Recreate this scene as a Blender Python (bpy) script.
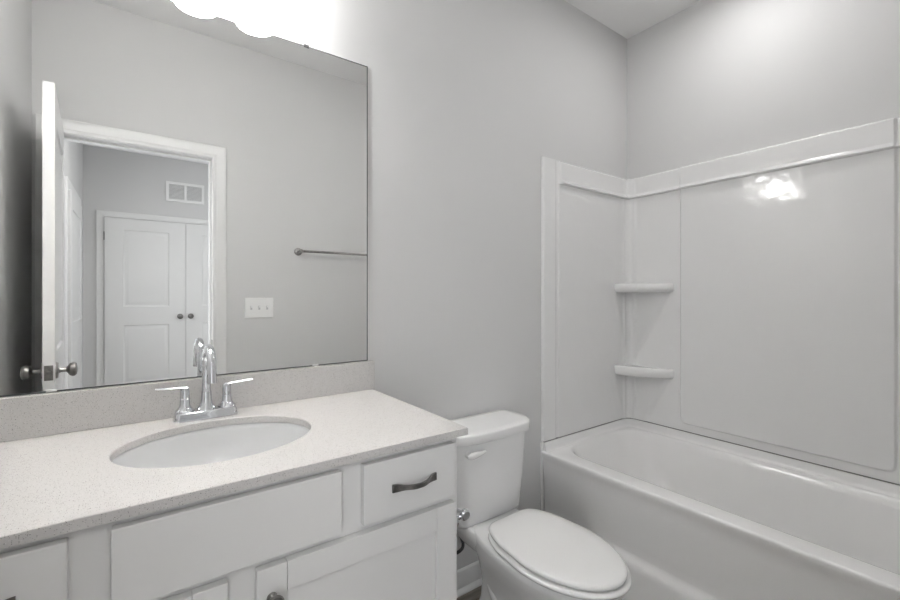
import bpy, bmesh, math, random
from mathutils import Vector, Matrix
PI = math.pi
sc = bpy.context.scene
for o in list(bpy.data.objects): bpy.data.objects.remove(o)
C = sc.collection

# ------------------------------------------------------------ camera
F_PX, CY = 430.0, 294.0
cam = bpy.data.cameras.new('camera'); co = bpy.data.objects.new('camera', cam); C.objects.link(co)
cam.sensor_fit = 'HORIZONTAL'; cam.sensor_width = 36.0
cam.lens = F_PX / 900 * 36.0
cam.shift_y = -(300 - CY) / 900
cam.clip_start = 0.02
co.location = (0, 0, 1.244)
co.rotation_euler = (PI/2, 0, -math.atan(314/430))
sc.camera = co

# ------------------------------------------------------------ world, exposure
w = bpy.data.worlds.new('world'); sc.world = w; w.use_nodes = True
w.node_tree.nodes['Background'].inputs[0].default_value = (0.9, 0.94, 1.0, 1)
w.node_tree.nodes['Background'].inputs[1].default_value = 1.0
sc.view_settings.view_transform = 'Standard'
sc.view_settings.look = 'None'
sc.view_settings.gamma = 1
sc.view_settings.use_curve_mapping = False
sc.view_settings.exposure = 1.60

E_SHADE = 10.0      # opal vanity shades
E_TUB = 17.0        # round ceiling lamp above the tub
E_BULB = 18.0      # bulbs inside the vanity shades
E_HALL_FILL = 16.0       # ceiling lamp added out of view beyond the door, fills the bathroom
FILL_W = 3.0     # area light behind the added left window, fills the bathroom (watts)

# room numbers (metres); camera stands in the doorway at x=0,y=0
YB = 1.43           # mirror wall
YF = -0.006         # wall with the door
YF2 = -0.121
XL = -0.405
XR = 2.335
ZC = 2.745
HX0, HX1, HY = -0.431, 2.4, -2.82

# ------------------------------------------------------------ materials
def mat(name, col, rough=0.5, metal=0.0, spec=None, coat=0.0, emit=None, estr=0.0):
    m = bpy.data.materials.new(name); m.use_nodes = True
    b = m.node_tree.nodes['Principled BSDF']
    b.inputs['Base Color'].default_value = (*col, 1)
    b.inputs['Roughness'].default_value = rough
    b.inputs['Metallic'].default_value = metal
    if spec is not None: b.inputs['Specular IOR Level'].default_value = spec
    if coat: b.inputs['Coat Weight'].default_value = coat; b.inputs['Coat Roughness'].default_value = 0.05
    if emit: b.inputs['Emission Color'].default_value = (*emit, 1); b.inputs['Emission Strength'].default_value = estr
    return m
def noise_bump(m, scale, strength, dist=0.001, detail=3, kind='noise'):
    nt = m.node_tree; b = nt.nodes['Principled BSDF']
    tc = nt.nodes.new('ShaderNodeTexCoord')
    n = nt.nodes.new('ShaderNodeTexNoise')
    n.inputs['Scale'].default_value = scale; n.inputs['Detail'].default_value = detail
    bp = nt.nodes.new('ShaderNodeBump'); bp.inputs['Strength'].default_value = strength; bp.inputs['Distance'].default_value = dist
    nt.links.new(tc.outputs['Object'], n.inputs['Vector'])
    nt.links.new(n.outputs['Fac'], bp.inputs['Height'])
    nt.links.new(bp.outputs['Normal'], b.inputs['Normal'])
    return m
def noise_col(m, scale, c1, c2, lo=0.35, hi=0.65, detail=2):
    nt = m.node_tree; b = nt.nodes['Principled BSDF']
    tc = nt.nodes.new('ShaderNodeTexCoord'); n = nt.nodes.new('ShaderNodeTexNoise')
    n.inputs['Scale'].default_value = scale; n.inputs['Detail'].default_value = detail
    r = nt.nodes.new('ShaderNodeValToRGB')
    r.color_ramp.elements[0].position = lo; r.color_ramp.elements[0].color = (*c1, 1)
    r.color_ramp.elements[1].position = hi; r.color_ramp.elements[1].color = (*c2, 1)
    nt.links.new(tc.outputs['Object'], n.inputs['Vector']); nt.links.new(n.outputs['Fac'], r.inputs['Fac'])
    nt.links.new(r.outputs['Color'], b.inputs['Base Color'])
    return m
M = {}
M['wall'] = noise_bump(mat('wall_paint', (0.70, 0.698, 0.692), 0.62, spec=0.3), 260, 0.12, 0.0006)
M['hall'] = noise_bump(mat('hall_paint', (0.70, 0.698, 0.692), 0.62, spec=0.3), 260, 0.12, 0.0006)
M['ceil'] = noise_bump(mat('ceiling_paint', (0.88, 0.877, 0.87), 0.8, spec=0.2), 200, 0.15, 0.0006)
M['trim'] = noise_bump(mat('trim_paint', (0.82, 0.82, 0.812), 0.32), 60, 0.05, 0.0005)
M['door'] = noise_bump(mat('door_paint', (0.80, 0.80, 0.792), 0.36), 60, 0.05, 0.0005)
M['cab'] = noise_bump(mat('cabinet_paint', (0.82, 0.816, 0.805), 0.38), 40, 0.05, 0.0005)
M['acr'] = noise_bump(mat('acrylic', (0.85, 0.847, 0.84), 0.09, spec=0.5), 4.5, 0.5, 0.012, 3)
M['tub'] = noise_bump(mat('tub_acrylic', (0.90, 0.895, 0.885), 0.12, spec=0.5), 6, 0.12, 0.006, 2)
M['por'] = noise_bump(mat('porcelain', (0.86, 0.858, 0.852), 0.08, spec=0.5), 8, 0.02, 0.004, 1)
M['sink'] = noise_bump(mat('sink_porcelain', (0.76, 0.765, 0.765), 0.08, spec=0.5), 8, 0.02, 0.004, 1)
M['seat'] = noise_bump(mat('seat_plastic', (0.83, 0.827, 0.815), 0.22), 30, 0.03, 0.0008)
M['chrome'] = noise_bump(mat('chrome', (0.70, 0.71, 0.73), 0.04, 1.0), 20, 0.02, 0.0005)
M['nickel'] = noise_col(mat('dark_nickel', (0.24, 0.235, 0.23), 0.28, 1.0), 60, (0.20, 0.195, 0.19), (0.28, 0.272, 0.265))
M['satin'] = noise_col(mat('satin_nickel', (0.34, 0.33, 0.32), 0.28, 1.0), 60, (0.30, 0.29, 0.28), (0.38, 0.37, 0.36))
M['mirror'] = mat('mirror_silver', (0.93, 0.935, 0.93), 0.0, 1.0)
M['medge'] = noise_col(mat('mirror_edge', (0.10, 0.11, 0.11), 0.2), 30, (0.09, 0.10, 0.10), (0.13, 0.14, 0.14))
M['plastic'] = noise_bump(mat('white_plastic', (0.90, 0.90, 0.89), 0.35), 50, 0.03, 0.0004)
M['dark'] = noise_col(mat('dark_gap', (0.04, 0.04, 0.04), 0.8), 20, (0.035, 0.035, 0.035), (0.05, 0.05, 0.05))
M['hose'] = noise_bump(mat('braided_hose', (0.06, 0.06, 0.062), 0.4, 0.3), 400, 0.4, 0.001)
M['seam_shade'] = noise_col(mat('seam_shade_grey', (0.25, 0.24, 0.23), 0.7), 30, (0.22, 0.215, 0.21), (0.27, 0.26, 0.25))
M['vent_in'] = noise_col(mat('duct_grey', (0.6, 0.6, 0.6), 0.7), 20, (0.58, 0.58, 0.58), (0.62, 0.62, 0.62))
M['shade'] = mat('opal_glass', (0.9, 0.9, 0.88), 0.25, emit=(1.0, 0.99, 0.985), estr=E_SHADE)
M['bulb'] = mat('bulb_glass', (0.9, 0.9, 0.88), 0.4, emit=(1.0, 0.99, 0.985), estr=E_BULB)
M['tublamp'] = mat('lamp_lens', (0.9, 0.9, 0.88), 0.4, emit=(1.0, 0.99, 0.985), estr=E_TUB)
M['hallfill'] = mat('hall_fill_lens', (0.9, 0.9, 0.88), 0.4, emit=(1.0, 0.98, 0.95), estr=E_HALL_FILL)

def quartz():
    m = mat('quartz', (0.8, 0.78, 0.76), 0.22); nt = m.node_tree; b = nt.nodes['Principled BSDF']
    tc = nt.nodes.new('ShaderNodeTexCoord')
    prev = None
    base = nt.nodes.new('ShaderNodeRGB'); base.outputs[0].default_value = (0.66, 0.643, 0.627, 1)
    prev = base.outputs[0]
    for sc_, th, col, seed in ((420, 0.27, (0.30, 0.285, 0.27), 0), (260, 0.18, (0.14, 0.13, 0.12), 3), (330, 0.27, (0.76, 0.745, 0.73), 7)):
        mp = nt.nodes.new('ShaderNodeMapping'); mp.inputs['Location'].default_value = (seed, seed*0.7, seed*1.3)
        v = nt.nodes.new('ShaderNodeTexVoronoi'); v.inputs['Scale'].default_value = sc_
        nt.links.new(tc.outputs['Object'], mp.inputs['Vector']); nt.links.new(mp.outputs[0], v.inputs['Vector'])
        lt = nt.nodes.new('ShaderNodeMath'); lt.operation = 'LESS_THAN'; lt.inputs[1].default_value = th
        nt.links.new(v.outputs['Distance'], lt.inputs[0])
        sep = nt.nodes.new('ShaderNodeSeparateColor'); nt.links.new(v.outputs['Color'], sep.inputs[0])
        gt = nt.nodes.new('ShaderNodeMath'); gt.operation = 'GREATER_THAN'; gt.inputs[1].default_value = 0.62
        nt.links.new(sep.outputs[0], gt.inputs[0])
        mu = nt.nodes.new('ShaderNodeMath'); mu.operation = 'MULTIPLY'
        nt.links.new(lt.outputs[0], mu.inputs[0]); nt.links.new(gt.outputs[0], mu.inputs[1])
        mx = nt.nodes.new('ShaderNodeMix'); mx.data_type = 'RGBA'
        nt.links.new(mu.outputs[0], mx.inputs['Factor']); nt.links.new(prev, mx.inputs['A']); mx.inputs['B'].default_value = (*col, 1)
        prev = mx.outputs['Result']
    nt.links.new(prev, b.inputs['Base Color'])
    return m
M['quartz'] = quartz()
def floor_mat():
    m = mat('vinyl_plank', (0.3, 0.27, 0.24), 0.4); nt = m.node_tree; b = nt.nodes['Principled BSDF']
    tc = nt.nodes.new('ShaderNodeTexCoord'); br = nt.nodes.new('ShaderNodeTexBrick')
    br.inputs['Color1'].default_value = (0.20, 0.175, 0.15, 1); br.inputs['Color2'].default_value = (0.28, 0.25, 0.215, 1)
    br.inputs['Mortar'].default_value = (0.08, 0.07, 0.06, 1)
    br.inputs['Scale'].default_value = 1.0; br.inputs['Mortar Size'].default_value = 0.0015
    br.inputs['Brick Width'].default_value = 1.2; br.inputs['Row Height'].default_value = 0.15
    n = nt.nodes.new('ShaderNodeTexNoise'); n.inputs['Scale'].default_value = 6; n.inputs['Detail'].default_value = 8
    mp = nt.nodes.new('ShaderNodeMapping'); mp.inputs['Scale'].default_value = (1, 9, 1)
    mx = nt.nodes.new('ShaderNodeMix'); mx.data_type = 'RGBA'; mx.blend_type = 'OVERLAY'; mx.inputs['Factor'].default_value = 0.8
    nt.links.new(tc.outputs['Object'], br.inputs['Vector']); nt.links.new(tc.outputs['Object'], mp.inputs['Vector'])
    nt.links.new(mp.outputs[0], n.inputs['Vector'])
    nt.links.new(br.outputs['Color'], mx.inputs['A']); nt.links.new(n.outputs['Fac'], mx.inputs['B'])
    nt.links.new(mx.outputs['Result'], b.inputs['Base Color'])
    return m
M['floor'] = floor_mat()

# ------------------------------------------------------------ helpers
def link(name, bm, m, parent=None, smooth=None, loc=None):
    bmesh.ops.remove_doubles(bm, verts=bm.verts, dist=1e-6)
    bmesh.ops.recalc_face_normals(bm, faces=bm.faces)
    me = bpy.data.meshes.new(name); bm.to_mesh(me); bm.free()
    me.materials.append(m)
    o = bpy.data.objects.new(name, me); C.objects.link(o)
    if smooth is not None:
        me.shade_smooth()
        me.set_sharp_from_angle(angle=math.radians(smooth))
    if parent: o.parent = parent
    if loc: o.location = loc
    return o
def tag(o, label, cat, group=None):
    o['label'] = label; o['category'] = cat
    if group: o['group'] = group
    return o
def thing(name, label, cat, loc=(0, 0, 0), group=None):
    o = bpy.data.objects.new(name, None); C.objects.link(o); o.location = loc
    o.empty_display_size = 0.05
    return tag(o, label, cat, group)
def struct(o): o['kind'] = 'structure'; return o
def box(bm, x0, x1, y0, y1, z0, z1, bev=0.0, seg=2):
    b2 = bmesh.new()
    vs = [b2.verts.new(p) for p in ((x0,y0,z0),(x1,y0,z0),(x1,y1,z0),(x0,y1,z0),(x0,y0,z1),(x1,y0,z1),(x1,y1,z1),(x0,y1,z1))]
    for f in ((3,2,1,0),(4,5,6,7),(0,1,5,4),(1,2,6,5),(2,3,7,6),(3,0,4,7)): b2.faces.new([vs[i] for i in f])
    if bev: bmesh.ops.bevel(b2, geom=list(b2.edges), offset=bev, segments=seg, affect='EDGES', profile=0.5)
    merge(bm, b2)
def merge(bm, b2, mx=None):
    if mx is not None: bmesh.ops.transform(b2, matrix=mx, verts=b2.verts)
    me = bpy.data.meshes.new('tmp'); b2.to_mesh(me); b2.free(); bm.from_mesh(me); bpy.data.meshes.remove(me)
def loft(bm, loops, cap0=True, cap1=True, closed=True):
    rows = [[bm.verts.new(p) for p in L] for L in loops]
    n = len(rows[0])
    for a, b in zip(rows, rows[1:]):
        for i in range(n if closed else n-1):
            j = (i+1) % n
            bm.faces.new((a[i], a[j], b[j], b[i]))
    if cap0: bm.faces.new(rows[0][::-1])
    if cap1: bm.faces.new(rows[-1])
    return rows
def lathe(bm, prof, mx=None, n=32):       # prof: (radius, height) around local z
    b2 = bmesh.new()
    loops = [[(max(r, 1e-5)*math.cos(2*PI*k/n), max(r, 1e-5)*math.sin(2*PI*k/n), z) for k in range(n)] for r, z in prof]
    loft(b2, loops)
    merge(bm, b2, mx)
def tube(bm, pts, rad, n=12, cap=True):
    pts = [Vector(p) for p in pts]; loops = []
    up = None
    for i, p in enumerate(pts):
        t = (pts[min(i+1, len(pts)-1)] - pts[max(i-1, 0)]).normalized()
        if up is None:
            up = Vector((0, 0, 1)) if abs(t.z) < 0.9 else Vector((1, 0, 0))
        u = (up - t*up.dot(t)).normalized(); v = t.cross(u); up = u
        r = rad[i] if isinstance(rad, (list, tuple)) else rad
        loops.append([tuple(p + u*r*math.cos(2*PI*k/n) + v*r*math.sin(2*PI*k/n)) for k in range(n)])
    loft(bm, loops, cap, cap)
def spline(pts, per=8):
    pts = [Vector(p) for p in pts]; out = []
    P_ = [pts[0]*2-pts[1]] + pts + [pts[-1]*2-pts[-2]]
    for i in range(1, len(P_)-2):
        for k in range(per):
            t = k/per; a, b, c, d = P_[i-1], P_[i], P_[i+1], P_[i+2]
            out.append(0.5*((2*b)+(c-a)*t+(2*a-5*b+4*c-d)*t*t+(3*b-a-3*c+d)*t**3))
    out.append(pts[-1]); return out
def axis(frm, to):                      # matrix: local z along frm->to, origin at frm
    frm, to = Vector(frm), Vector(to)
    q = (to-frm).to_track_quat('Z', 'Y')
    return Matrix.Translation(frm) @ q.to_matrix().to_4x4()
def rrect(x0, x1, y0, y1, r, z, n=8, rr=None):       # rounded rectangle loop, rr = per-corner radii (x1y1,x0y1,x0y0,x1y0)
    rr = rr or (r, r, r, r); out = []
    for (cx, cy, a0), q in zip(((x1, y1, 0), (x0, y1, 90), (x0, y0, 180), (x1, y0, 270)), rr):
        sx = -1 if cx == x1 else 1; sy = -1 if cy == y1 else 1
        for k in range(n+1):
            a = math.radians(a0 + 90*k/n)
            out.append((cx + sx*q + q*math.cos(a), cy + sy*q + q*math.sin(a), z))
    return out
def sst(a, b, x):
    t = max(0, min(1, (x-a)/(b-a))); return t*t*(3-2*t)

# ============================================================ SETTING
T = 0.12
def wall(name, parts, m):
    bm = bmesh.new()
    for p in parts: box(bm, *p)
    return struct(link(name, bm, m))
wall('floor', [(XL-T, HX1+T, HY-T, YB+T, -0.1, 0)], M['floor'])
wall('ceiling', [(XL-T, HX1+T, HY-T, YB+T, ZC, ZC+0.1)], M['ceil'])
wall('wall_back', [(XL-T, XR+T, YB, YB+T, 0, ZC)], M['wall'])
wall('wall_left', [(XL-T, XL, YF, YB, 0, ZC)], M['wall'])
wall('wall_right', [(XR, XR+T, YF, YB, 0, ZC)], M['wall'])
DX0, DX1, DZ = -0.322, 0.362, 2.040        # clear door opening
wall('wall_front', [(XL-T, DX0-0.018, YF2, YF, 0, ZC), (DX1+0.018, HX1+T, YF2, YF, 0, ZC), (DX0-0.018, DX1+0.018, YF2, YF, DZ+0.018, ZC)], M['wall'])
LY0, LY1, LZ0, LZ1 = -1.36, -0.22, 0.45, 2.10  # opening added out of view, lets fill light reach the doorway
wall('wall_hall_left', [(HX0-T, HX0, HY-T, LY0, 0, ZC), (HX0-T, HX0, LY1, YF2, 0, ZC), (HX0-T, HX0, LY0, LY1, 0, LZ0), (HX0-T, HX0, LY0, LY1, LZ1, ZC)], M['hall'])
wall('wall_hall_back', [(HX0, HX1+T, HY-T, HY, 0, ZC)], M['hall'])
# far right wall of the bedroom with a window opening, unseen and added for daylight
WY0, WY1, WZ0, WZ1 = -2.2, -0.8, 0.7, 2.2
wall('wall_hall_right', [(HX1, HX1+T, HY, WY0, 0, ZC), (HX1, HX1+T, WY1, YF2, 0, ZC), (HX1, HX1+T, WY0, WY1, 0, WZ0), (HX1, HX1+T, WY0, WY1, WZ1, ZC)], M['hall'])
bm = bmesh.new()
for y in (WY0, (WY0+WY1)/2-0.02, WY1-0.04): box(bm, HX1+0.03, HX1+0.08, y, y+0.04, WZ0, WZ1, 0.003)
for z in (WZ0, (WZ0+WZ1)/2-0.02, WZ1-0.04): box(bm, HX1+0.035, HX1+0.075, WY0, WY1, z, z+0.04, 0.003)
struct(link('added_sky_window', bm, M['trim']))
bm = bmesh.new()
for y in (LY0, LY1-0.04): box(bm, HX0-0.08, HX0-0.03, y, y+0.04, LZ0, LZ1, 0.003)
for z in (LZ0, (LZ0+LZ1)/2-0.02, LZ1-0.04): box(bm, HX0-0.075, HX0-0.035, LY0+0.04, LY1-0.04, z, z+0.04, 0.003)
struct(link('added_fill_window', bm, M['trim']))  # frame of the unseen window added for the fill light

# sweep a casing profile (offset from opening, proud) round a door opening on a wall y=const
def casing(name, x0, x1, ztop, y, sgn, wd=0.070, ax='y'):
    prof = [(0.004, 0), (0.004, 0.008), (0.012, 0.010), (0.020, 0.0095), (0.024, 0.012), (0.045, 0.015), (0.056, 0.018), (wd-0.003, 0.018), (wd, 0.015), (wd, 0)]
    bm = bmesh.new(); rows = []
    def pt(a, z, q): 
        return (a, y+sgn*q, z) if ax == 'y' else (y+sgn*q, a, z)
    for (cx, cz, dx, dz) in ((x0, 0, -1, 0), (x0, ztop, -1, 1), (x1, ztop, 1, 1), (x1, 0, 1, 0)):
        rows.append([pt(cx+dx*o, cz+dz*o, q) for o, q in prof])
    loft(bm, rows, True, True)
    return struct(link(name, bm, M['trim'], smooth=25))
casing('trim_1', DX0, DX1, DZ, YF, 1)
casing('trim_2', DX0, DX1, DZ, YF2, -1)
# jambs with stop, one structure
bm = bmesh.new()
box(bm, DX0-0.018, DX0, YF2, YF, 0, DZ, 0.001); box(bm, DX1, DX1+0.018, YF2, YF, 0, DZ, 0.001)
box(bm, DX0-0.018, DX1+0.018, YF2, YF, DZ, DZ+0.018, 0.001)
box(bm, DX0, DX0+0.011, YF2+0.03, YF-0.042, 0, DZ, 0.002); box(bm, DX1-0.011, DX1, YF2+0.03, YF-0.042, 0, DZ, 0.002)
box(bm, DX0, DX1, YF2+0.03, YF-0.042, DZ-0.011, DZ, 0.002)
jamb = struct(link('trim_3', bm, M['trim']))
bm = bmesh.new(); box(bm, DX1-0.0018, DX1, YF-0.038, YF-0.004, 0.915, 0.975, 0.0008); link('strike_plate', bm, M['nickel'], jamb)

# baseboards (profile extruded)
def baseboard(name, a, b, nrm, h=0.092):
    prof = [(0, 0), (0.026, 0), (0.026, 0.006), (0.020, 0.016), (0.013, 0.020), (0.013, h-0.022), (0.010, h-0.012), (0.009, h-0.006), (0.004, h), (0, h)]
    bm = bmesh.new()
    loft(bm, [[(p[0]+nrm[0]*o, p[1]+nrm[1]*o, z) for o, z in prof] for p in (a, b)])
    return struct(link(name, bm, M['trim'], smooth=30))
baseboard('baseboard_back', (0.67, YB), (1.588, YB), (0, -1))
baseboard('baseboard_left', (XL, YF), (XL, 0.86), (1, 0))
baseboard('baseboard_front', (DX1+0.074, YF), (1.588, YF), (0, 1))
baseboard('baseboard_hall_left', (HX0, HY), (HX0, -2.42), (1, 0))

# moulded two-panel door leaf, local: width along +x from hinge, thickness y -t/2..t/2
def door_mesh(wd, ht, t=0.034, st=0.105, panels=((0.20, 0.86), (1.01, 1.90))):
    bm = bmesh.new()
    xs = [0, st, wd-st, wd]
    def face_grid(y, s):
        zs = [0.0]
        for a, b in panels: zs += [a, b]
        zs.append(ht)
        for zi in range(len(zs)-1):
            for xi in range(3):
                x0, x1, z0, z1 = xs[xi], xs[xi+1], zs[zi], zs[zi+1]
                if xi == 1 and zi % 2 == 1:
                    prev = None
                    for off, d in ((0, 0), (0.005, 0.007), (0.013, 0.009), (0.020, 0.008), (0.040, 0.002), (0.046, 0.0015)):
                        cur = [bm.verts.new(p) for p in ((x0+off, y-s*d, z0+off), (x1-off, y-s*d, z0+off), (x1-off, y-s*d, z1-off), (x0+off, y-s*d, z1-off))]
                        if prev:
                            for k in range(4): bm.faces.new((prev[k], prev[(k+1)%4], cur[(k+1)%4], cur[k]))
                        prev = cur
                    bm.faces.new(prev)
                else:
                    bm.faces.new([bm.verts.new(p) for p in ((x0, y, z0), (x1, y, z0), (x1, y, z1), (x0, y, z1))])
    face_grid(t/2, 1); face_grid(-t/2, -1)
    for a, b in (((0, 0), (wd, 0)), ((wd, 0), (wd, ht)), ((wd, ht), (0, ht)), ((0, ht), (0, 0))):
        bm.faces.new([bm.verts.new(p) for p in ((a[0], t/2, a[1]), (b[0], t/2, b[1]), (b[0], -t/2, b[1]), (a[0], -t/2, a[1]))])
    return bm
KNOB = [(0.0, 0), (0.032, 0), (0.032, 0.003), (0.029, 0.007), (0.012, 0.009), (0.0095, 0.014), (0.0095, 0.030), (0.014, 0.034), (0.024, 0.040), (0.0275, 0.048), (0.027, 0.055), (0.022, 0.061), (0.010, 0.0635), (0, 0.064)]
# bathroom door, standing open into the room
DW = 0.682
dl = struct(link('door_1', door_mesh(DW, 2.025), M['door'], smooth=25))
dl.location = (DX0+0.017, YF+0.004, 0.008); dl.rotation_euler = (0, 0, math.radians(90-3.6))
for s, nm in ((1, 'knob'), (-1, 'knob')):
    bm = bmesh.new(); lathe(bm, KNOB, axis((DW-0.065, s*0.017, 0.942), (DW-0.065, s*0.1, 0.942))); link('door_knob', bm, M['satin'], dl, smooth=35)
bm = bmesh.new(); box(bm, DW-0.0005, DW+0.0012, -0.0125, 0.0125, 0.942-0.028, 0.942+0.028, 0.0006); box(bm, DW, DW+0.010, -0.006, 0.006, 0.934, 0.950, 0.003)
link('latch_plate', bm, M['nickel'], dl)
for z in (0.2, 1.25, 1.83):
    bm = bmesh.new(); lathe(bm, [(0, 0), (0.006, 0), (0.006, 0.09), (0, 0.09)], Matrix.Translation((-0.004, 0.020, z-0.045)), 12)
    box(bm, -0.001, 0.0, -0.013, 0.015, z-0.045, z+0.045)
    link('hinge', bm, M['satin'], dl, smooth=40)

# closet doors on the far wall of the room behind
CX0, CXM, CX1, CZ = -0.262, 0.451, 1.164, 2.034
casing('trim_4', CX0-0.004, CX1+0.004, CZ+0.004, HY, 1, 0.062)
for nm, x0, flip in (('door_2', CX0, False), ('door_3', CXM, True)):
    d = struct(link(nm, door_mesh(0.709, 2.022, 0.03, 0.155, ((0.30, 0.905), (1.10, 1.905))), M['door'], smooth=25))
    d.location = (x0+0.002, HY+0.0162, 0.010)
    kx = 0.709-0.052 if not flip else 0.046
    bm = bmesh.new(); lathe(bm, [(r*0.92, h*0.85) for r, h in KNOB], axis((kx, 0.015, 0.986), (kx, 0.1, 0.986))); link('door_knob', bm, M['nickel'], d, smooth=35)
    for z in (0.2, 1.83) if not flip else (0.2, 1.02, 1.83):
        bm = bmesh.new(); hx = -0.004 if not flip else 0.713
        lathe(bm, [(0, 0), (0.005, 0), (0.005, 0.085), (0, 0.085)], Matrix.Translation((hx, 0.017, z-0.042)), 10); link('hinge', bm, M['nickel'], d, smooth=40)
# door in the left wall of that room
casing('trim_5', -2.34, -1.50, 2.05, HX0, 1, 0.075, 'x')
d = struct(link('door_4', door_mesh(0.83, 2.03, 0.03, 0.12), M['door'], smooth=25)); d.location = (HX0+0.0165, -2.335, 0.01); d.rotation_euler = (0, 0, PI/2)

# ============================================================ LARGE THINGS
# ---------------- bathtub
t = thing('bathtub', 'white alcove bathtub with a plain apron beneath the wall surround', 'bathtub', (1.96, 0.71, 0))
def child(name, bm, m, parent, smooth=None):     # geometry given in world coordinates
    o = link(name, bm, m, parent, smooth)
    o.matrix_parent_inverse = Matrix.Translation(-Vector(parent.location)); return o
TX0, TX1, TY0, TY1, ZR = 1.592, XR-0.002, YF+0.003, YB-0.003, 0.481
bm = bmesh.new()
loops = []
# outside skirt in, deck, roll, basin
def L(x0, x1, y0, y1, r, z, rr=None): loops.append(rrect(x0, x1, y0, y1, r, z, 10, rr))
L(TX0+0.0075, TX1-0.002, TY0+0.002, TY1-0.002, 0.003, ZR)
L(1.674, 2.290, 0.045, 1.400, 0.15, ZR)
L(1.684, 2.283, 0.053, 1.392, 0.145, ZR-0.003)
L(1.692, 2.276, 0.060, 1.383, 0.14, ZR-0.012)
L(1.699, 2.268, 0.068, 1.368, 0.14, ZR-0.035)
L(1.722, 2.250, 0.095, 1.310, 0.16, ZR-0.16)
L(1.745, 2.230, 0.125, 1.240, 0.16, ZR-0.27)
L(1.765, 2.212, 0.150, 1.190, 0.14, ZR-0.335)
L(1.800, 2.178, 0.190, 1.140, 0.12, ZR-0.362)
L(1.860, 2.115, 0.260, 1.070, 0.08, ZR-0.37)
loft(bm, loops, False, True)
# apron profile extruded along y
ap = [(TX0+0.012, ZR-0.002), (TX0+0.0075, ZR), (TX0+0.003, ZR-0.0015), (TX0+0.0005, ZR-0.0045), (TX0, ZR-0.009), (TX0+0.0015, ZR-0.020), (TX0+0.006, ZR-0.034), (TX0+0.0115, ZR-0.052)]
for k in range(1, 9): ap.append((TX0+0.0115+0.012*math.sin(PI*k/18), ZR-0.052-0.229*k/8))
for k in range(1, 7):
    a = k/6; ap.append((TX0+0.0235-0.0215*sst(0, 1, a), 0.200-0.045*a))
ap += [(TX0-0.001, 0.143), (TX0-0.001, 0.0), (TX0+0.04, 0.0), (TX0+0.04, 0.2), (TX0+0.05, ZR-0.03)]
ny = 24
loft(bm, [[(x, TY0+(TY1-TY0)*k/ny, z) for x, z in ap] for k in range(ny+1)])
# upstand against three walls: (inset, z)
up = [(0.001, 0.460), (0.001, 0.521), (0.008, 0.522), (0.0125, 0.5195), (0.0145, 0.513), (0.0165, 0.495), (0.0185, 0.488), (0.0225, 0.484), (0.029, 0.4815), (0.029, 0.470)]
def upath(off):
    r = max(0.06-off, 0.004); out = []
    out.append((TX0+0.012, TY1-off))
    for k in range(7): out.append((TX0+0.03+(TX1-0.06-TX0-0.03)*k/6, TY1-off)) 
    for k in range(1, 9):
        a = math.radians(90-90*k/8); out.append((TX1-0.06+r*math.cos(a), TY1-0.06+r*math.sin(a)))
    for k in range(1, 13): out.append((TX1-off, TY1-0.06-(TY1-TY0-0.12)*k/12))
    for k in range(1, 9):
        a = math.radians(-90*k/8); out.append((TX1-0.06+r*math.cos(a), TY0+0.06+r*math.sin(a)))
    out.append((TX0+0.012, TY0+off))
    return out
rows = [[(x, y, z) for x, y in upath(o)] for o, z in up]
rows = [list(c) for c in zip(*rows)]
loft(bm, rows, True, True)
child('tub_shell', bm, M['tub'], t, 40)
bm = bmesh.new(); box(bm, TX0-0.006, TX0+0.012, YB-0.0045, YB-0.0005, 0.0, 0.522, 0.001); child('edge_trim', bm, M['tub'], t)
bm = bmesh.new()
loft(bm, [[(x, y, z) for (x, y), z in ((upath(0.0015)[i], 0.5215), (upath(0.0095)[i], 0.5215), (upath(0.0095)[i], 0.5262), (upath(0.0015)[i], 0.5262))] for i in range(len(upath(0)))])
child('seam_shade_strip', bm, M['seam_shade'], t)  # dark strip stands in for the shade in the tub seam gap
bm = bmesh.new(); lathe(bm, [(0, 0), (0.035, 0), (0.033, 0.004), (0.012, 0.003), (0, 0.0035)], Matrix.Translation((1.985, 0.30, ZR-0.3705)), 24)
child('drain', bm, M['chrome'], t, 40)

# ---------------- tub surround: one skin as a height field along the walls
ZS0, ZS1 = 0.5270, 1.912
t = thing('tub_surround', 'glossy white three-wall shower surround with corner shelves above the bathtub', 'shower surround', (1.96, 0.71, ZS0))
RC = 0.050
Lb = (XR-RC) - 1.594
Lc = RC*PI/2
Lr = (YB-RC) - (YF+RC)
STOT = Lb+Lc+Lr+Lc+Lb
def path(s, off):
    off = max(off, 0.0008)
    if s < Lb: return (1.594+s, YB-off)
    s -= Lb; r = RC-off
    if s < Lc:
        a = PI/2 - s/RC; return (XR-RC+r*math.cos(a), YB-RC+r*math.sin(a))
    s -= Lc
    if s < Lr: return (XR-off, YB-RC-s)
    s -= Lr
    if s < Lc:
        a = -s/RC; return (XR-RC+r*math.cos(a), YF+RC+r*math.sin(a))
    s -= Lc
    return (XR-RC-s, YF+off)
S1 = Lb+Lc/2                       # s of the visible corner
YP1, YP0 = 1.114, 0.318            # raised centre panel on the long wall
sP1 = Lb+Lc+(YB-RC-YP1); sP0 = Lb+Lc+(YB-RC-YP0)
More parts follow.
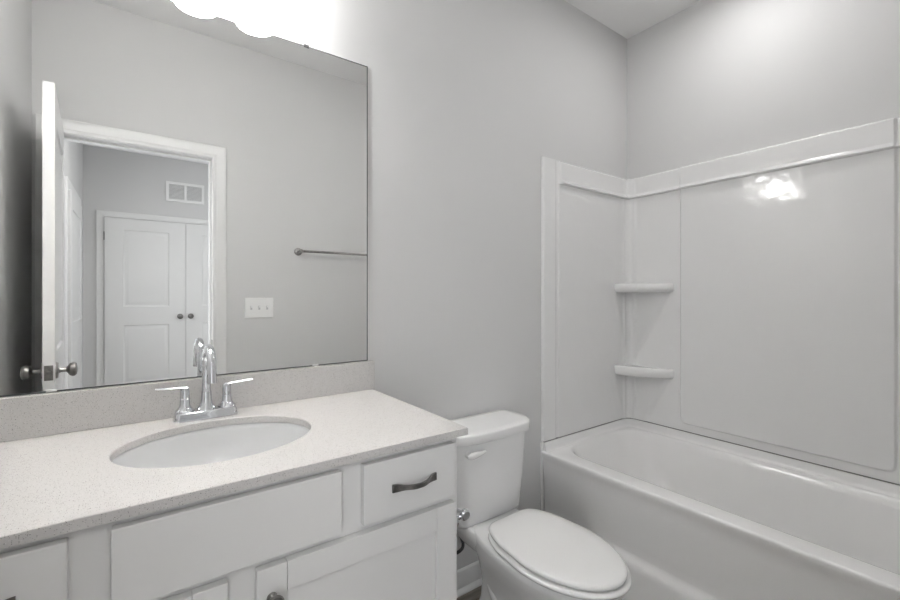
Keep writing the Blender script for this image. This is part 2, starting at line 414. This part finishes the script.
def offs(s, z):
    e = min(s, STOT-s)
    o = 0.008
    o += 0.004*sst(0.002, 0.010, e)                                   # outer flange
    # panel field starts past the flange, slightly hollowed groove first
    o -= 0.004*sst(0.092, 0.100, e)*(1-sst(0.112, 0.120, e))
    # top band flaring outwards to a bead
    if z > 1.785:
        bmask = sst(0.118, 0.132, e)
        pz = ((1.785, 0), (1.7935, 0), (1.7945, 0.010), (1.7965, 0.016), (1.7995, 0.0185), (1.803, 0.0175), (1.811, 0.0105), (1.816, 0.008), (1.902, 0.007), (1.907, 0.005), (1.912, -0.003), (1.93, -0.003))
        for (za, oa), (zb, ob) in zip(pz, pz[1:]):
            if za <= z < zb: o += bmask*(oa+(ob-oa)*(z-za)/(zb-za))
    o += 0.005*sst(S1-0.054, S1-0.046, s)*(1-sst(S1+0.046, S1+0.054, s))     # corner column
    # raised centre panel with rounded lower corners
    ds = min(s-sP1, sP0-s); dz = z-0.566
    if ds > -0.02 and dz > -0.02:
        r = 0.03
        if ds < r and dz < r: d = r - math.hypot(r-ds, r-dz)
        else: d = min(ds, dz)
        o += 0.011*sst(-0.004, 0.006, d)
    # V shaped relief below each shelf
    for zs in (1.250, 0.785):
        ln = 0.40
        if zs-ln < z < zs+0.03:
            k = (z-(zs-ln))/ln
            lo, hi = S1-0.02-0.13*k, S1+0.03+0.21*k
            o += 0.005*sst(lo-0.004, lo+0.004, s)*(1-sst(hi-0.004, hi+0.004, s))
    return o
def axisvals(a, b, step, fine):
    v = set(); x = a
    while x < b-step*0.3: v.add(round(x, 5)); x += step
    v.add(b)
    for c, w_, st in fine:
        x = c-w_
        while x <= c+w_: 
            if a < x < b: v.add(round(x, 5))
            x += st
    out = [];
    for q in sorted(v):
        if not out or q-out[-1] > 0.0004: out.append(q)
    out[-1] = b
    return out
ss = axisvals(0, STOT, 0.011, [(0.006, 0.006, 0.002), (0.097, 0.007, 0.002), (0.118, 0.009, 0.002), (0.126, 0.01, 0.0025), (S1, Lc/2+0.01, 0.004), (sP1, 0.008, 0.002), (sP0, 0.008, 0.002)])
zz = axisvals(ZS0, ZS1, 0.012, [(1.797, 0.004, 0.0005), (1.806, 0.012, 0.0012), (1.906, 0.006, 0.001), (0.567, 0.008, 0.002)])
bm = bmesh.new()
rows = []
for s in ss:
    col = [(*path(s, 0), ZS0)]
    for z in zz: col.append((*path(s, offs(s, z)), z))
    col.append((*path(s, 0), ZS1))
    rows.append(col)
rows = [[(*path(0, 0), q[2]) for q in rows[0]]] + rows + [[(*path(STOT, 0), q[2]) for q in rows[-1]]]
loft(bm, rows, False, False, closed=False)
child('wall_panel', bm, M['acr'], t, 60)
# shelves
def shelf(z0, z1, dip):
    bm = bmesh.new()
    xa, ya = 2.186, YB-0.013; xb, yb = XR-0.013, 1.150
    def outline(ins, z):
        pts = [(XR-0.012, YB-0.012, z)]
        n = 22
        for k in range(n+1):
            u = k/n
            x = xa+(xb-xa)*u; y = ya+(yb-ya)*u
            # bow out toward the room
            nx, ny_ = -(ya-yb), -(xb-xa); l = math.hypot(nx, ny_); nx /= l; ny_ /= l
            e = 4*u*(1-u)
            bow = 0.034*e**0.45 - ins
            pts.append((x+nx*bow, y+ny_*bow, z))
        return pts
    lo = [outline(i, z) for i, z in ((0.030, z0), (0.012, z0+0.004), (0.003, z0+0.012), (0, z0+0.024), (0, z1-0.012), (0.004, z1-0.004), (0.012, z1), (0.022, z1-0.001), (0.030, z1-0.006), (0.05, z1-0.008))]
    loft(bm, lo)
    child('corner_shelf', bm, M['acr'], t, 50)
shelf(1.252, 1.304, 0); shelf(0.786, 0.842, 0)

# ---------------- toilet
TXC = 1.122
t = thing('toilet', 'white two-piece toilet with closed lid between vanity and bathtub', 'toilet', (TXC, 1.1, 0))
def egg(yf, yb, hw, z, ym=None, n=48, pw=2.0, back=2.6, tp=0.0):
    ym = ym if ym is not None else yf+(yb-yf)*0.56; out = []
    for k in range(n):
        a = 2*PI*k/n; c_, s_ = math.cos(a), math.sin(a)
        e = pw if s_ < 0 else back
        x = hw*math.copysign(abs(c_)**(2/e), c_)
        y = ym + (yb-ym if s_ > 0 else ym-yf)*math.copysign(abs(s_)**(2/e), s_)
        if tp and s_ > 0: x *= 1-tp*((y-ym)/(yb-ym))**2
        out.append((TXC+x+(0.003 if tp else 0), y+(0.006 if tp else 0), z))
    return out
# bowl: pedestal up to the rim
bm = bmesh.new()
lp = [egg(0.845, 1.300, 0.104, 0.0, 1.10, back=4), egg(0.840, 1.303, 0.107, 0.012, 1.10, back=4), egg(0.852, 1.290, 0.096, 0.035, 1.10, back=4),
      egg(0.862, 1.265, 0.086, 0.10, 1.09, back=4), egg(0.850, 1.260, 0.090, 0.16, 1.08, back=3.6), egg(0.815, 1.265, 0.104, 0.215, 1.06, back=3.2),
      egg(0.768, 1.280, 0.128, 0.27, 1.02, back=2.8), egg(0.735, 1.300, 0.147, 0.315, 1.00, back=2.6), egg(0.715, 1.300, 0.158, 0.350, 0.98, back=2.5), egg(0.708, 1.300, 0.161, 0.372, 0.975, back=2.5), egg(0.714, 1.295, 0.156, 0.3785, 0.975, back=2.5)]
loft(bm, lp)
child('bowl', bm, M['por'], t, 60)
# rear deck under the tank
bm = bmesh.new()
lp = []
for z, g in ((0.270, -0.045), (0.300, -0.022), (0.330, -0.006), (0.345, 0.0), (0.366, 0.0), (0.373, -0.004), (0.375, -0.012)):
    L_ = []
    for (x, y, zq) in rrect(-0.135-g, 0.135+g, 1.10, 1.395+g, 0.02, z, 5):
        k = max(0, min(1, (y-1.10)/0.28)); L_.append((TXC+x*(1.0-0.10*k), y, z))
    lp.append(L_)
loft(bm, lp)
child('tank_deck', bm, M['por'], t, 50)
# ridge of the trapway on each side
for s in (-1, 1):
    bm = bmesh.new()
    pts = spline([(TXC+s*0.040, 0.96, 0.23), (TXC+s*0.054, 1.01, 0.15), (TXC+s*0.060, 1.09, 0.12), (TXC+s*0.062, 1.16, 0.17), (TXC+s*0.055, 1.21, 0.27)], 6)
    tube(bm, pts, [0.034]*len(pts), 14); child('trapway', bm, M['por'], t, 60)
    bm = bmesh.new(); lathe(bm, [(0, 0), (0.016, 0), (0.016, 0.006), (0.011, 0.014), (0, 0.017)], Matrix.Translation((TXC+s*0.107, 1.15, 0.012)), 16); child('bolt_cap', bm, M['seat'], t, 50)
# seat ring and lid
bm = bmesh.new()
def ring(d): return [egg(yf, yb, hw, z, 0.94, 72, 2, 7.0, 0.275) for yf, yb, hw, z in d]
lp = ring([(0.716, 1.140, 0.150, 0.3825), (0.693, 1.157, 0.169, 0.3835), (0.688, 1.160, 0.174, 0.391), (0.690, 1.158, 0.172, 0.396), (0.702, 1.150, 0.162, 0.3985)])
loft(bm, lp); child('seat', bm, M['seat'], t, 60)
bm = bmesh.new()
lp = ring([(0.760, 1.110, 0.110, 0.4085), (0.716, 1.152, 0.149, 0.4080), (0.706, 1.161, 0.157, 0.4025), (0.702, 1.165, 0.160, 0.4035), (0.700, 1.168, 0.162, 0.410), (0.703, 1.166, 0.1595, 0.415), (0.712, 1.158, 0.153, 0.4188), (0.76, 1.12, 0.115, 0.4218), (0.85, 1.04, 0.05, 0.423)])
loft(bm, lp); child('seat_lid', bm, M['seat'], t, 60)
for s in (-1, 1):
    bm = bmesh.new(); tube(bm, [(TXC+s*0.050, 1.158, 0.394), (TXC+s*0.095, 1.158, 0.394)], 0.008, 14)
    box(bm, TXC+s*0.07-0.016, TXC+s*0.07+0.016, 1.148, 1.178, 0.375, 0.394, 0.003); child('hinge', bm, M['seat'], t, 50)
# tank
def trect(hw, yf, yb, r, z, bow, n=9):
    out = []
    for (x, y, q) in rrect(-hw, hw, yf, yb, r, z, n, (0.025, 0.025, r, r)):
        out.append((x, y, z))
    # add bow to the front: subdivide front edge
    res = []
    for i, p in enumerate(out):
        res.append(p)
        nx = out[(i+1) % len(out)]
        if p[1] < yf+1e-4 and nx[1] < yf+1e-4 and abs(p[0]-nx[0]) > 0.05:
            for k in range(1, 12): res.append((p[0]+(nx[0]-p[0])*k/12, yf, z))
    fin = []
    for x, y, q in res:
        f = max(0, 1-(x/hw)**2); wy = max(0, min(1, (yb-y)/(yb-yf)))
        fin.append((TXC+x, y-bow*f*wy, z))
    return fin
bm = bmesh.new()
lp = [trect(0.155, 1.275, 1.375, 0.04, 0.366, 0.012), trect(0.172, 1.262, 1.388, 0.05, 0.371, 0.014), trect(0.178, 1.256, 1.393, 0.055, 0.385, 0.016), trect(0.190, 1.248, 1.402, 0.06, 0.50, 0.02), trect(0.197, 1.243, 1.408, 0.062, 0.62, 0.022), trect(0.200, 1.241, 1.41, 0.063, 0.6875, 0.023)]
loft(bm, lp); child('tank', bm, M['por'], t, 50)
bm = bmesh.new()
lp = [trect(0.188, 1.253, 1.40, 0.055, 0.6880, 0.023), trect(0.188, 1.253, 1.40, 0.055, 0.6940, 0.023), trect(0.2125, 1.229, 1.415, 0.066, 0.694, 0.024), trect(0.2135, 1.227, 1.416, 0.067, 0.698, 0.024), trect(0.2135, 1.227, 1.416, 0.067, 0.723, 0.024), trect(0.2115, 1.229, 1.415, 0.066, 0.7275, 0.024), trect(0.2065, 1.234, 1.411, 0.063, 0.7298, 0.024), trect(0.18, 1.26, 1.39, 0.05, 0.7305, 0.02)]
loft(bm, lp); child('tank_lid', bm, M['por'], t, 50)
bm = bmesh.new()
lx, lz = TXC-0.140, 0.655
lathe(bm, [(0, 0), (0.013, 0), (0.013, 0.006), (0.009, 0.016), (0, 0.017)], axis((lx, 1.236, lz), (lx, 1.1, lz)), 20)
pts = [(lx-0.014, 1.216, lz-0.003), (lx-0.002, 1.213, lz-0.001), (lx+0.02, 1.211, lz+0.002), (lx+0.045, 1.208, lz+0.004), (lx+0.062, 1.210, lz+0.006)]
tube(bm, spline(pts, 5), [0.0065+0.0065*math.sin(PI*min(1, k/20+0.12))**2 for k in range(21)], 12)
child('flush_lever', bm, M['seat'], t, 60)

bm = bmesh.new(); tube(bm, spline([(0.870, YB-0.055, 0.225), (0.950, YB-0.056, 0.236), (1.010, YB-0.062, 0.214), (1.050, YB-0.068, 0.222), (1.057, YB-0.07, 0.248), (1.036, YB-0.07, 0.295), (1.024, YB-0.072, 0.335), (1.020, YB-0.075, 0.3665)], 8), 0.0065, 10)
o = child('supply_hose', bm, M['hose'], t, 60); o['label'] = 'dark flexible water hose'

# ---------------- supply valve and hose beside the toilet
t = thing('supply_valve', 'small chrome shutoff valve on the wall low behind the toilet', 'valve', (1.0, YB, 0.2))
bm = bmesh.new()
lathe(bm, [(0, 0), (0.03, 0), (0.028, 0.004), (0.009, 0.007), (0.009, 0.045), (0.012, 0.046), (0.012, 0.066), (0.0, 0.067)], axis((0.870, YB-0.0005, 0.2), (0.870, 1.0, 0.2)), 24)
lathe(bm, [(0, 0), (0.006, 0), (0.006, 0.018), (0.0, 0.019)], axis((0.870, YB-0.055, 0.205), (0.870, YB-0.055, 0.3)), 16)
child('valve_body', bm, M['chrome'], t, 40)
bm = bmesh.new(); lathe(bm, [(0, 0), (0.017, 0.0), (0.019, 0.004), (0.017, 0.008), (0, 0.009)], axis((0.870, YB-0.067, 0.2), (0.870, 1.0, 0.2)), 20); child('valve_handle', bm, M['chrome'], t, 40)

# ---------------- vanity
VX0, VX1, VFY = -0.345, 0.667, 0.884
t = thing('vanity_cabinet', 'light grey painted vanity cabinet with drawers and doors under the countertop', 'cabinet', (0.16, 1.15, 0))
bm = bmesh.new()
box(bm, VX1-0.016, VX1, VFY+0.0195, YB-0.001, 0.0, 0.8825, 0.001)
box(bm, VX0, VX0+0.016, VFY+0.0195, YB-0.001, 0.0, 0.8825, 0.001)
box(bm, VX0+0.016, VX1-0.016, VFY+0.02, YB-0.002, 0.10, 0.116)
box(bm, VX0+0.016, VX1-0.016, YB-0.008, YB-0.002, 0.12, 0.8825)
box(bm, VX0+0.016, VX1-0.016, VFY+0.055, VFY+0.068, 0.0, 0.10)
child('carcass', bm, M['cab'], t)
bm = bmesh.new()
SZ = (0.738, 0.870)          # drawer row, front-plane heights
def ff(x0, x1, z0, z1): box(bm, x0, x1, VFY, VFY+0.019, z0, z1)
ax0, ax1 = VX0+0.035, VX1-0.035
ff(ax0, ax1, 0.845, 0.8825); ff(ax0, ax1, 0.10, 0.145); ff(ax0, ax1, 0.705, 0.755)
ff(VX0, ax0, 0.10, 0.8825); ff(ax1, VX1, 0.10, 0.8825)
ff(0.338, 0.415, 0.755, 0.845); ff(-0.098, -0.020, 0.755, 0.845); ff(0.12, 0.205, 0.145, 0.705)
ff(XL+0.001, VX0, 0.10, 0.8825)
child('face_frame', bm, M['cab'], t)
FY0 = VFY-0.0195
def slab(name, x0, x1, z0, z1):
    b = bmesh.new(); box(b, x0, x1, FY0, VFY-0.0008, z0, z1, 0.0018, 2); return child(name, b, M['cab'], t)
def pull_handle(parent, cx, cz):
    b = bmesh.new(); loops = []
    n = 28
    for k in range(n+1):
        u = -1+2*k/n; x = cx+u*0.060; au = abs(u)
        out = 0.0050+0.017*(1-sst(0.10, 0.92, au)) + 0.004*(1-u*u)
        h = 0.0052+0.0036*sst(0.45, 0.9, au)
        th = 0.0045
        y = FY0-out
        loops.append([(x, y, cz-h), (x, y, cz+h), (x, y+th, cz+h), (x, y+th, cz-h)])
    loft(b, loops)
    o = link('pull_handle', b, M['nickel'], parent, 50); o.matrix_parent_inverse = Matrix.Translation(-Vector(parent.parent.location))
    return o
def sub(name, b, m, parent, smooth=None):
    o = link(name, b, m, parent, smooth); o.matrix_parent_inverse = Matrix.Identity(4); return o
slab('false_front', -0.032, 0.350, SZ[0], SZ[1])
for x0, x1 in ((0.400, 0.648), (-0.322, -0.084)):
    d = slab('drawer_front', x0, x1, SZ[0], SZ[1])
    b = bmesh.new()
    o = pull_handle(d, (x0+x1)/2+0.004, 0.803); o.matrix_parent_inverse = Matrix.Identity(4)
def shaker(x0, x1, z0, z1, kx, kz):
    b = bmesh.new(); w_ = 0.056; y0, y1 = FY0, VFY-0.0008
    g = 0.0008
    box(b, x0, x0+w_-g, y0, y1, z0, z1, 0.0014); box(b, x1-w_+g, x1, y0, y1, z0, z1, 0.0014)
    box(b, x0+w_, x1-w_, y0, y1, z1-w_, z1, 0.0006); box(b, x0+w_, x1-w_, y0, y1, z0, z0+w_, 0.0006)
    box(b, x0+w_-0.004, x1-w_+0.004, y0+0.010, y1-0.002, z0+w_-0.004, z1-w_+0.004)
    d = child('cabinet_door', b, M['cab'], t)
    b = bmesh.new(); lathe(b, [(0, 0), (0.010, 0), (0.009, 0.003), (0.0055, 0.006), (0.0055, 0.014), (0.010, 0.018), (0.0155, 0.021), (0.0165, 0.024), (0.0145, 0.028), (0.008, 0.0300), (0, 0.0305)], axis((kx, FY0+0.0003, kz), (kx, 0, kz)), 28)
    sub('door_knob', b, M['nickel'], d, 40)
shaker(0.183, 0.648, 0.125, 0.722, 0.210, 0.664)
shaker(-0.322, 0.134, 0.125, 0.722, 0.105, 0.664)

# countertop with oval cut-out
ZCT, ZCB, CYF = 0.902, 0.8835, 0.864
CX_, CY_, CA, CB = 0.164, 1.152, 0.208, 0.167
bm = bmesh.new()
x0, x1, y0, y1 = XL+0.001, 0.688, CYF, YB-0.001
angs = [2*PI*k/72 for k in range(72)]
for px, py in ((x0, y0), (x1, y0), (x1, y1), (x0, y1)): angs.append(math.atan2(py-CY_, px-CX_) % (2*PI))
angs = sorted(set(round(a, 6) for a in angs))
def rp(a, ins, z):
    c_, s_ = math.cos(a), math.sin(a); k = 1e9
    if c_ > 1e-9: k = min(k, (x1-ins-CX_)/c_)
    if c_ < -1e-9: k = min(k, (x0+ins-CX_)/c_)
    if s_ > 1e-9: k = min(k, (y1-ins-CY_)/s_)
    if s_ < -1e-9: k = min(k, (y0+ins-CY_)/s_)
    return (CX_+k*c_, CY_+k*s_, z)
def ep(a, g, z):
    q = math.atan2(math.sin(a)/CB, math.cos(a)/CA)
    return (CX_+(CA+g)*math.cos(q), CY_+(CB+g)*math.sin(q), z)
lo = [[ep(a, 0, ZCB) for a in angs], [ep(a, 0, ZCT-0.002) for a in angs], [ep(a, 0.002, ZCT) for a in angs], [rp(a, 0.0015, ZCT) for a in angs], [rp(a, 0, ZCT-0.0015) for a in angs], [rp(a, 0, ZCB) for a in angs]]
rows = loft(bm, lo, False, False)
for i in range(len(angs)):
    j = (i+1) % len(angs); bm.faces.new((rows[-1][i], rows[-1][j], rows[0][j], rows[0][i]))
tag(link('countertop', bm, M['quartz'], smooth=30), 'white speckled quartz countertop with an oval sink cut-out on the vanity', 'countertop')
bm = bmesh.new(); box(bm, XL+0.001, 0.694, YB-0.0205, YB-0.001, ZCT+0.0003, 1.003, 0.0012)
tag(link('backsplash', bm, M['quartz']), 'low speckled quartz backsplash strip between countertop and mirror', 'backsplash')
# sink
t = thing('sink', 'oval white undermount sink set in the quartz countertop', 'sink', (CX_, CY_, 0.74))
bm = bmesh.new()
prof = [(0.012, ZCB-0.0005), (0.003, ZCB-0.0005), (0.0005, ZCB-0.004), (-0.002, ZCB-0.015), (-0.006, ZCB-0.045), (-0.016, ZCB-0.08), (-0.038, ZCB-0.108), (-0.075, ZCB-0.126), (-0.115, ZCB-0.134), (-0.14, ZCB-0.136)]
lo = [[(CX_+(CA+g)*math.cos(2*PI*k/64), CY_+(CB+g*min(1, 0.95))*math.sin(2*PI*k/64), z) for k in range(64)] for g, z in prof]
out = [[(CX_+(CA+g)*math.cos(2*PI*k/64), CY_+(CB+g)*math.sin(2*PI*k/64), z) for k in range(64)] for g, z in ((-0.1, ZCB-0.148), (-0.03, ZCB-0.125), (0.004, ZCB-0.06), (0.012, ZCB-0.008))]
loft(bm, lo + out, False, False)
rows_ = None
child('basin', bm, M['sink'], t, 60)
bm = bmesh.new(); lathe(bm, [(0, -0.004), (0.030, -0.004), (0.030, 0.002), (0.022, 0.004), (0.018, 0.001), (0.0, 0.003)], Matrix.Translation((CX_, CY_, ZCB-0.1365)), 28)
child('drain', bm, M['chrome'], t, 40)

# ---------------- faucet
FX, FYc = 0.158, 1.367
t = thing('faucet', 'chrome two-handle gooseneck faucet behind the oval sink', 'faucet', (FX, FYc, ZCT))
bm = bmesh.new()
lo = []
for g, z in ((0, 0), (0, 0.004), (-0.002, 0.007), (-0.0025, 0.017), (-0.005, 0.022), (-0.010, 0.024)):
    lo.append([(FX+x, FYc+y, ZCT+z+0.0003) for x, y, q in rrect(-0.078-g, 0.078+g, -0.026-g, 0.026+g, 0.012, 0, 6)])
loft(bm, lo)
child('base_plate', bm, M['chrome'], t, 35)
def sqloft(bm, cx, cy, spec, r=0.25):
    loft(bm, [[(cx+x, cy+y, z) for x, y, q in rrect(-h, h, -h, h, h*r, 0, 4)] for h, z in spec])
# spout: flared foot, neck, gooseneck
bm = bmesh.new()
z0 = ZCT+0.022
lathe(bm, [(0, 0), (0.023, 0), (0.0225, 0.006), (0.017, 0.014), (0.0140, 0.028), (0.0130, 0.05), (0.0, 0.05)], Matrix.Translation((FX, FYc, z0)), 28)
pts = [(FX, FYc, z0+0.04), (FX, FYc, z0+0.09), (FX, FYc, z0+0.12)]
R_ = 0.054
for k in range(1, 13):
    a = PI*k/12; pts.append((FX, FYc-R_+R_*math.cos(a), z0+0.12+R_*math.sin(a)))
pts.append((FX, FYc-2*R_-0.002, z0+0.100)); pts.append((FX, FYc-2*R_-0.003, z0+0.090))
tube(bm, pts, [0.0120]+[0.0112]*(len(pts)-3)+[0.0118, 0.0118], 20)
child('spout', bm, M['chrome'], t, 50)
bm = bmesh.new(); lathe(bm, [(0, 0), (0.003, 0), (0.003, 0.045), (0.006, 0.048), (0.006, 0.056), (0, 0.058)], Matrix.Translation((FX, FYc+0.019, z0)), 14); child('lift_rod', bm, M['chrome'], t, 50)
for s in (-1, 1):
    hx = FX+s*0.051
    bm = bmesh.new()
    lathe(bm, [(0, 0), (0.0225, 0), (0.023, 0.005), (0.0175, 0.010), (0.0130, 0.018), (0.0118, 0.036), (0.0115, 0.054), (0.0105, 0.062), (0.007, 0.066), (0, 0.067)], Matrix.Translation((hx, FYc, z0)), 28)
    h = child('handle_post', bm, M['chrome'], t, 35)
    bm = bmesh.new(); loops = []
    for k in range(11):
        u = k/10; x = hx+s*(-0.006+0.072*u); wd = 0.0075-0.0015*u; th = 0.0042-0.0016*u; z = z0+0.064+0.006*u
        y = FYc-0.004*u
        loops.append([(x, y+wd*math.cos(a), z+th*math.sin(a)) for a in [2*PI*q/12 for q in range(12)]])
    loft(bm, loops); sub('lever', bm, M['chrome'], h, 40)

# ---------------- toilet paper holder on the vanity side
t = thing('paper_holder', 'small chrome toilet paper holder mounted on the side of the vanity', 'toilet paper holder', (VX1, 0.92, 0.66))
bm = bmesh.new(); lathe(bm, [(0, 0), (0.024, 0), (0.024, 0.004), (0.018, 0.009), (0.009, 0.012), (0.008, 0.03), (0.009, 0.036), (0.0, 0.037)], axis((VX1+0.0003, 0.905, 0.655), (1, 0.905, 0.655)), 24)
child('wall_mount', bm, M['chrome'], t, 40)
bm = bmesh.new(); lathe(bm, [(0, 0), (0.011, 0), (0.0145, 0.004), (0.0145, 0.012), (0.011, 0.016), (0, 0.017)], axis((VX1+0.036, 0.889, 0.660), (VX1+0.036, 1.2, 0.655)), 22)
tube(bm, [(VX1+0.036, 0.90, 0.658), (VX1+0.036, 1.05, 0.652)], 0.006, 12)
lathe(bm, [(0, 0), (0.011, 0), (0.0145, 0.004), (0.0145, 0.010), (0, 0.011)], axis((VX1+0.036, 1.05, 0.652), (VX1+0.036, 1.2, 0.652)), 22)
child('roll_bar', bm, M['chrome'], t, 40)

# ---------------- mirror
MX0, MX1, MZ0, MZ1, MY = XL+0.004, 0.673, 1.0045, 2.062, YB-0.006
t = thing('wall_mirror', 'large frameless wall mirror above the backsplash', 'mirror', ((MX0+MX1)/2, YB, MZ0))
bm = bmesh.new(); box(bm, MX0, MX1, MY, YB-0.001, MZ0, MZ1)
mo = child('mirror_pane', bm, M['medge'], t)
mo.data.materials.append(M['mirror'])
for p in mo.data.polygons:
    if p.normal.y < -0.99: p.material_index = 1
bm = bmesh.new(); e_ = 0.003
box(bm, MX0, MX1, MY-0.0006, MY, MZ0, MZ0+e_); box(bm, MX0, MX1, MY-0.0006, MY, MZ1-e_, MZ1)
box(bm, MX0, MX0+e_, MY-0.0006, MY, MZ0+e_, MZ1-e_); box(bm, MX1-e_, MX1, MY-0.0006, MY, MZ0+e_, MZ1-e_)
o = child('polished_edge', bm, M['medge'], t); o['label'] = 'thin dark polished edge of the mirror'
for cx, top in ((0.483, 0), (-0.167, 0), (0.454, 1), (-0.18, 1)):
    bm = bmesh.new()
    if top: box(bm, cx-0.008, cx+0.008, MY-0.002, YB-0.001, MZ1-0.006, MZ1+0.004, 0.0012)
    else: box(bm, cx-0.010, cx+0.010, MY-0.003, MY-0.0002, MZ0+0.0005, MZ0+0.006, 0.001)
    o = child('mirror_clip', bm, M['dark'] if top else M['plastic'], t)
    if top: o['label'] = 'dark metal mirror clip'

# ---------------- vanity light
t = thing('vanity_light', 'three-shade vanity light bar with white glass shades above the mirror', 'light', (0.15, YB, 2.27))
bm = bmesh.new(); box(bm, -0.11, 0.41, YB-0.028, YB-0.0005, 2.235, 2.305, 0.006); child('back_plate', bm, M['satin'], t)
for lx in (-0.02, 0.15, 0.32):
    yy = YB-0.112
    bm = bmesh.new()
    tube(bm, spline([(lx, YB-0.026, 2.27), (lx, YB-0.07, 2.29), (lx, yy, 2.29), (lx, yy, 2.262)], 6), 0.006, 12)
    lathe(bm, [(0, 0), (0.022, 0), (0.022, -0.02), (0.0, -0.022)], Matrix.Translation((lx, yy, 2.27)), 24)
    a = child('lamp_arm', bm, M['satin'], t, 50)
    bm = bmesh.new()
    lathe(bm, [(0.0, 0.118), (0.024, 0.118), (0.032, 0.112), (0.044, 0.085), (0.052, 0.05), (0.0575, 0.015), (0.0595, 0.0), (0.0575, -0.001), (0.054, 0.002), (0.048, 0.05), (0.040, 0.085), (0.028, 0.108), (0.0, 0.110)], Matrix.Translation((lx, yy, 2.131)), 40)
    child('glass_shade', bm, M['shade'], t, 60)
    bm = bmesh.new(); lathe(bm, [(0, 0.012), (0.012, 0.014), (0.024, 0.024), (0.029, 0.040), (0.026, 0.058), (0.015, 0.078), (0.013, 0.100), (0, 0.100)], Matrix.Translation((lx, yy, 2.131)), 24)
    child('bulb', bm, M['bulb'], t, 60)

# ---------------- tub ceiling lamp, and a fill lamp added beyond the doorway
def disc_lamp(name, label, x, y, r, m):
    t = thing(name, label, 'ceiling light', (x, y, ZC))
    bm = bmesh.new(); lathe(bm, [(r, 0), (r+0.02, 0), (r+0.02, -0.006), (r+0.012, -0.014), (r, -0.016), (r, 0)], Matrix.Translation((x, y, ZC-0.0005)), 48); child('trim_ring', bm, M['plastic'], t, 40)
    bm = bmesh.new(); lathe(bm, [(0, -0.002), (r-0.001, -0.002), (r-0.001, -0.012), (0, -0.013)], Matrix.Translation((x, y, ZC)), 48); child('lens', bm, m, t, 40)
disc_lamp('ceiling_lamp', 'round flush white ceiling lamp over the bathtub', 1.93, 0.74, 0.09, M['tublamp'])
disc_lamp('ceiling_lamp', 'round flush ceiling fill lamp added out of view beyond the doorway', 0.25, -1.05, 0.15, M['hallfill'])

# ---------------- switch plate, towel bar, vent (on the walls seen in the mirror)
t = thing('switch_plate', 'white three-gang light switch plate beside the door', 'light switch', (0.617, YF, 1.159))
bm = bmesh.new()
b2 = bmesh.new(); loft(b2, [rrect(-0.083, 0.083, -0.062, 0.062, 0.004, 0, 3), rrect(-0.083, 0.083, -0.062, 0.062, 0.004, 0.003, 3), rrect(-0.079, 0.079, -0.058, 0.058, 0.004, 0.006, 3)])
merge(bm, b2, Matrix.Translation((0.617, YF+0.0004, 1.159)) @ Matrix.Rotation(-PI/2, 4, 'X'))
child('plate', bm, M['plastic'], t)
for k in (-1, 0, 1):
    bm = bmesh.new(); x = 0.617+k*0.046
    box(bm, x-0.0055, x+0.0055, YF+0.0055, YF+0.0068, 1.147, 1.171); child('toggle_slot', bm, M['vent_in'], t)
    bm = bmesh.new(); box(bm, x-0.0038, x+0.0038, YF+0.006, YF+0.019, 1.160, 1.170, 0.0015); child('toggle', bm, M['plastic'], t)
    for z in (1.129, 1.189):
        bm = bmesh.new(); lathe(bm, [(0, 0), (0.0035, 0), (0.003, 0.0012), (0, 0.0014)], axis((x, YF+0.006, z), (x, 1, z)), 12); child('screw', bm, M['plastic'], t)
t = thing('towel_bar', 'brushed nickel towel bar on the wall right of the door', 'towel bar', (1.157, YF, 1.52))
bm = bmesh.new()
for x in (0.855, 1.46):
    b = bmesh.new(); lathe(b, [(0, 0), (0.025, 0), (0.025, 0.004), (0.020, 0.008), (0.009, 0.011), (0.008, 0.05), (0.012, 0.054), (0.013, 0.070), (0.009, 0.076), (0, 0.077)], axis((x, YF+0.0004, 1.52), (x, 1, 1.52)), 24)
    child('post', b, M['satin'], t, 40)
bm = bmesh.new(); tube(bm, [(0.855, YF+0.062, 1.52), (1.46, YF+0.062, 1.52)], 0.008, 14); child('bar', bm, M['satin'], t, 50)
t = thing('air_vent', 'white two-section return air vent high above the closet doors', 'vent', (0.45, HY, 2.38))
vx0, vx1, vz0, vz1 = 0.267, 0.634, 2.272, 2.490
bm = bmesh.new()
y0, y1 = HY+0.0005, HY+0.011
for a in ((vx0, vx1, vz0, vz0+0.028), (vx0, vx1, vz1-0.028, vz1), (vx0, vx0+0.026, vz0+0.028, vz1-0.028), (vx1-0.026, vx1, vz0+0.028, vz1-0.028), ((vx0+vx1)/2-0.011, (vx0+vx1)/2+0.011, vz0+0.028, vz1-0.028)):
    box(bm, a[0], a[1], y0, y1, a[2], a[3], 0.001)
child('vent_frame', bm, M['plastic'], t)
bm = bmesh.new(); box(bm, vx0+0.02, vx1-0.02, y0, y0+0.0008, vz0+0.02, vz1-0.02); child('backing', bm, M['vent_in'], t)
bm = bmesh.new(); n = 11
for k in range(n):
    z = vz0+0.03+(vz1-vz0-0.06)*(k+0.5)/n
    b2 = bmesh.new(); box(b2, vx0+0.024, vx1-0.024, -0.0045, 0.0045, -0.0007, 0.0007)
    merge(bm, b2, Matrix.Translation((0, HY+0.0055, z)) @ Matrix.Rotation(math.radians(-50), 4, 'X'))
child('louvre', bm, M['plastic'], t)

# ---------------- fill light behind the added, unseen left window
ld = bpy.data.lights.new('added_fill_light', 'AREA'); ld.shape = 'RECTANGLE'; ld.size = LZ1-LZ0; ld.size_y = LY1-LY0; ld.energy = FILL_W; ld.color = (1.0, 0.985, 0.97)
lo_ = bpy.data.objects.new('added_fill_light', ld); C.objects.link(lo_); lo_.location = (HX0-T-0.03, (LY0+LY1)/2, (LZ0+LZ1)/2); lo_.rotation_euler = (0, -PI/2, 0)
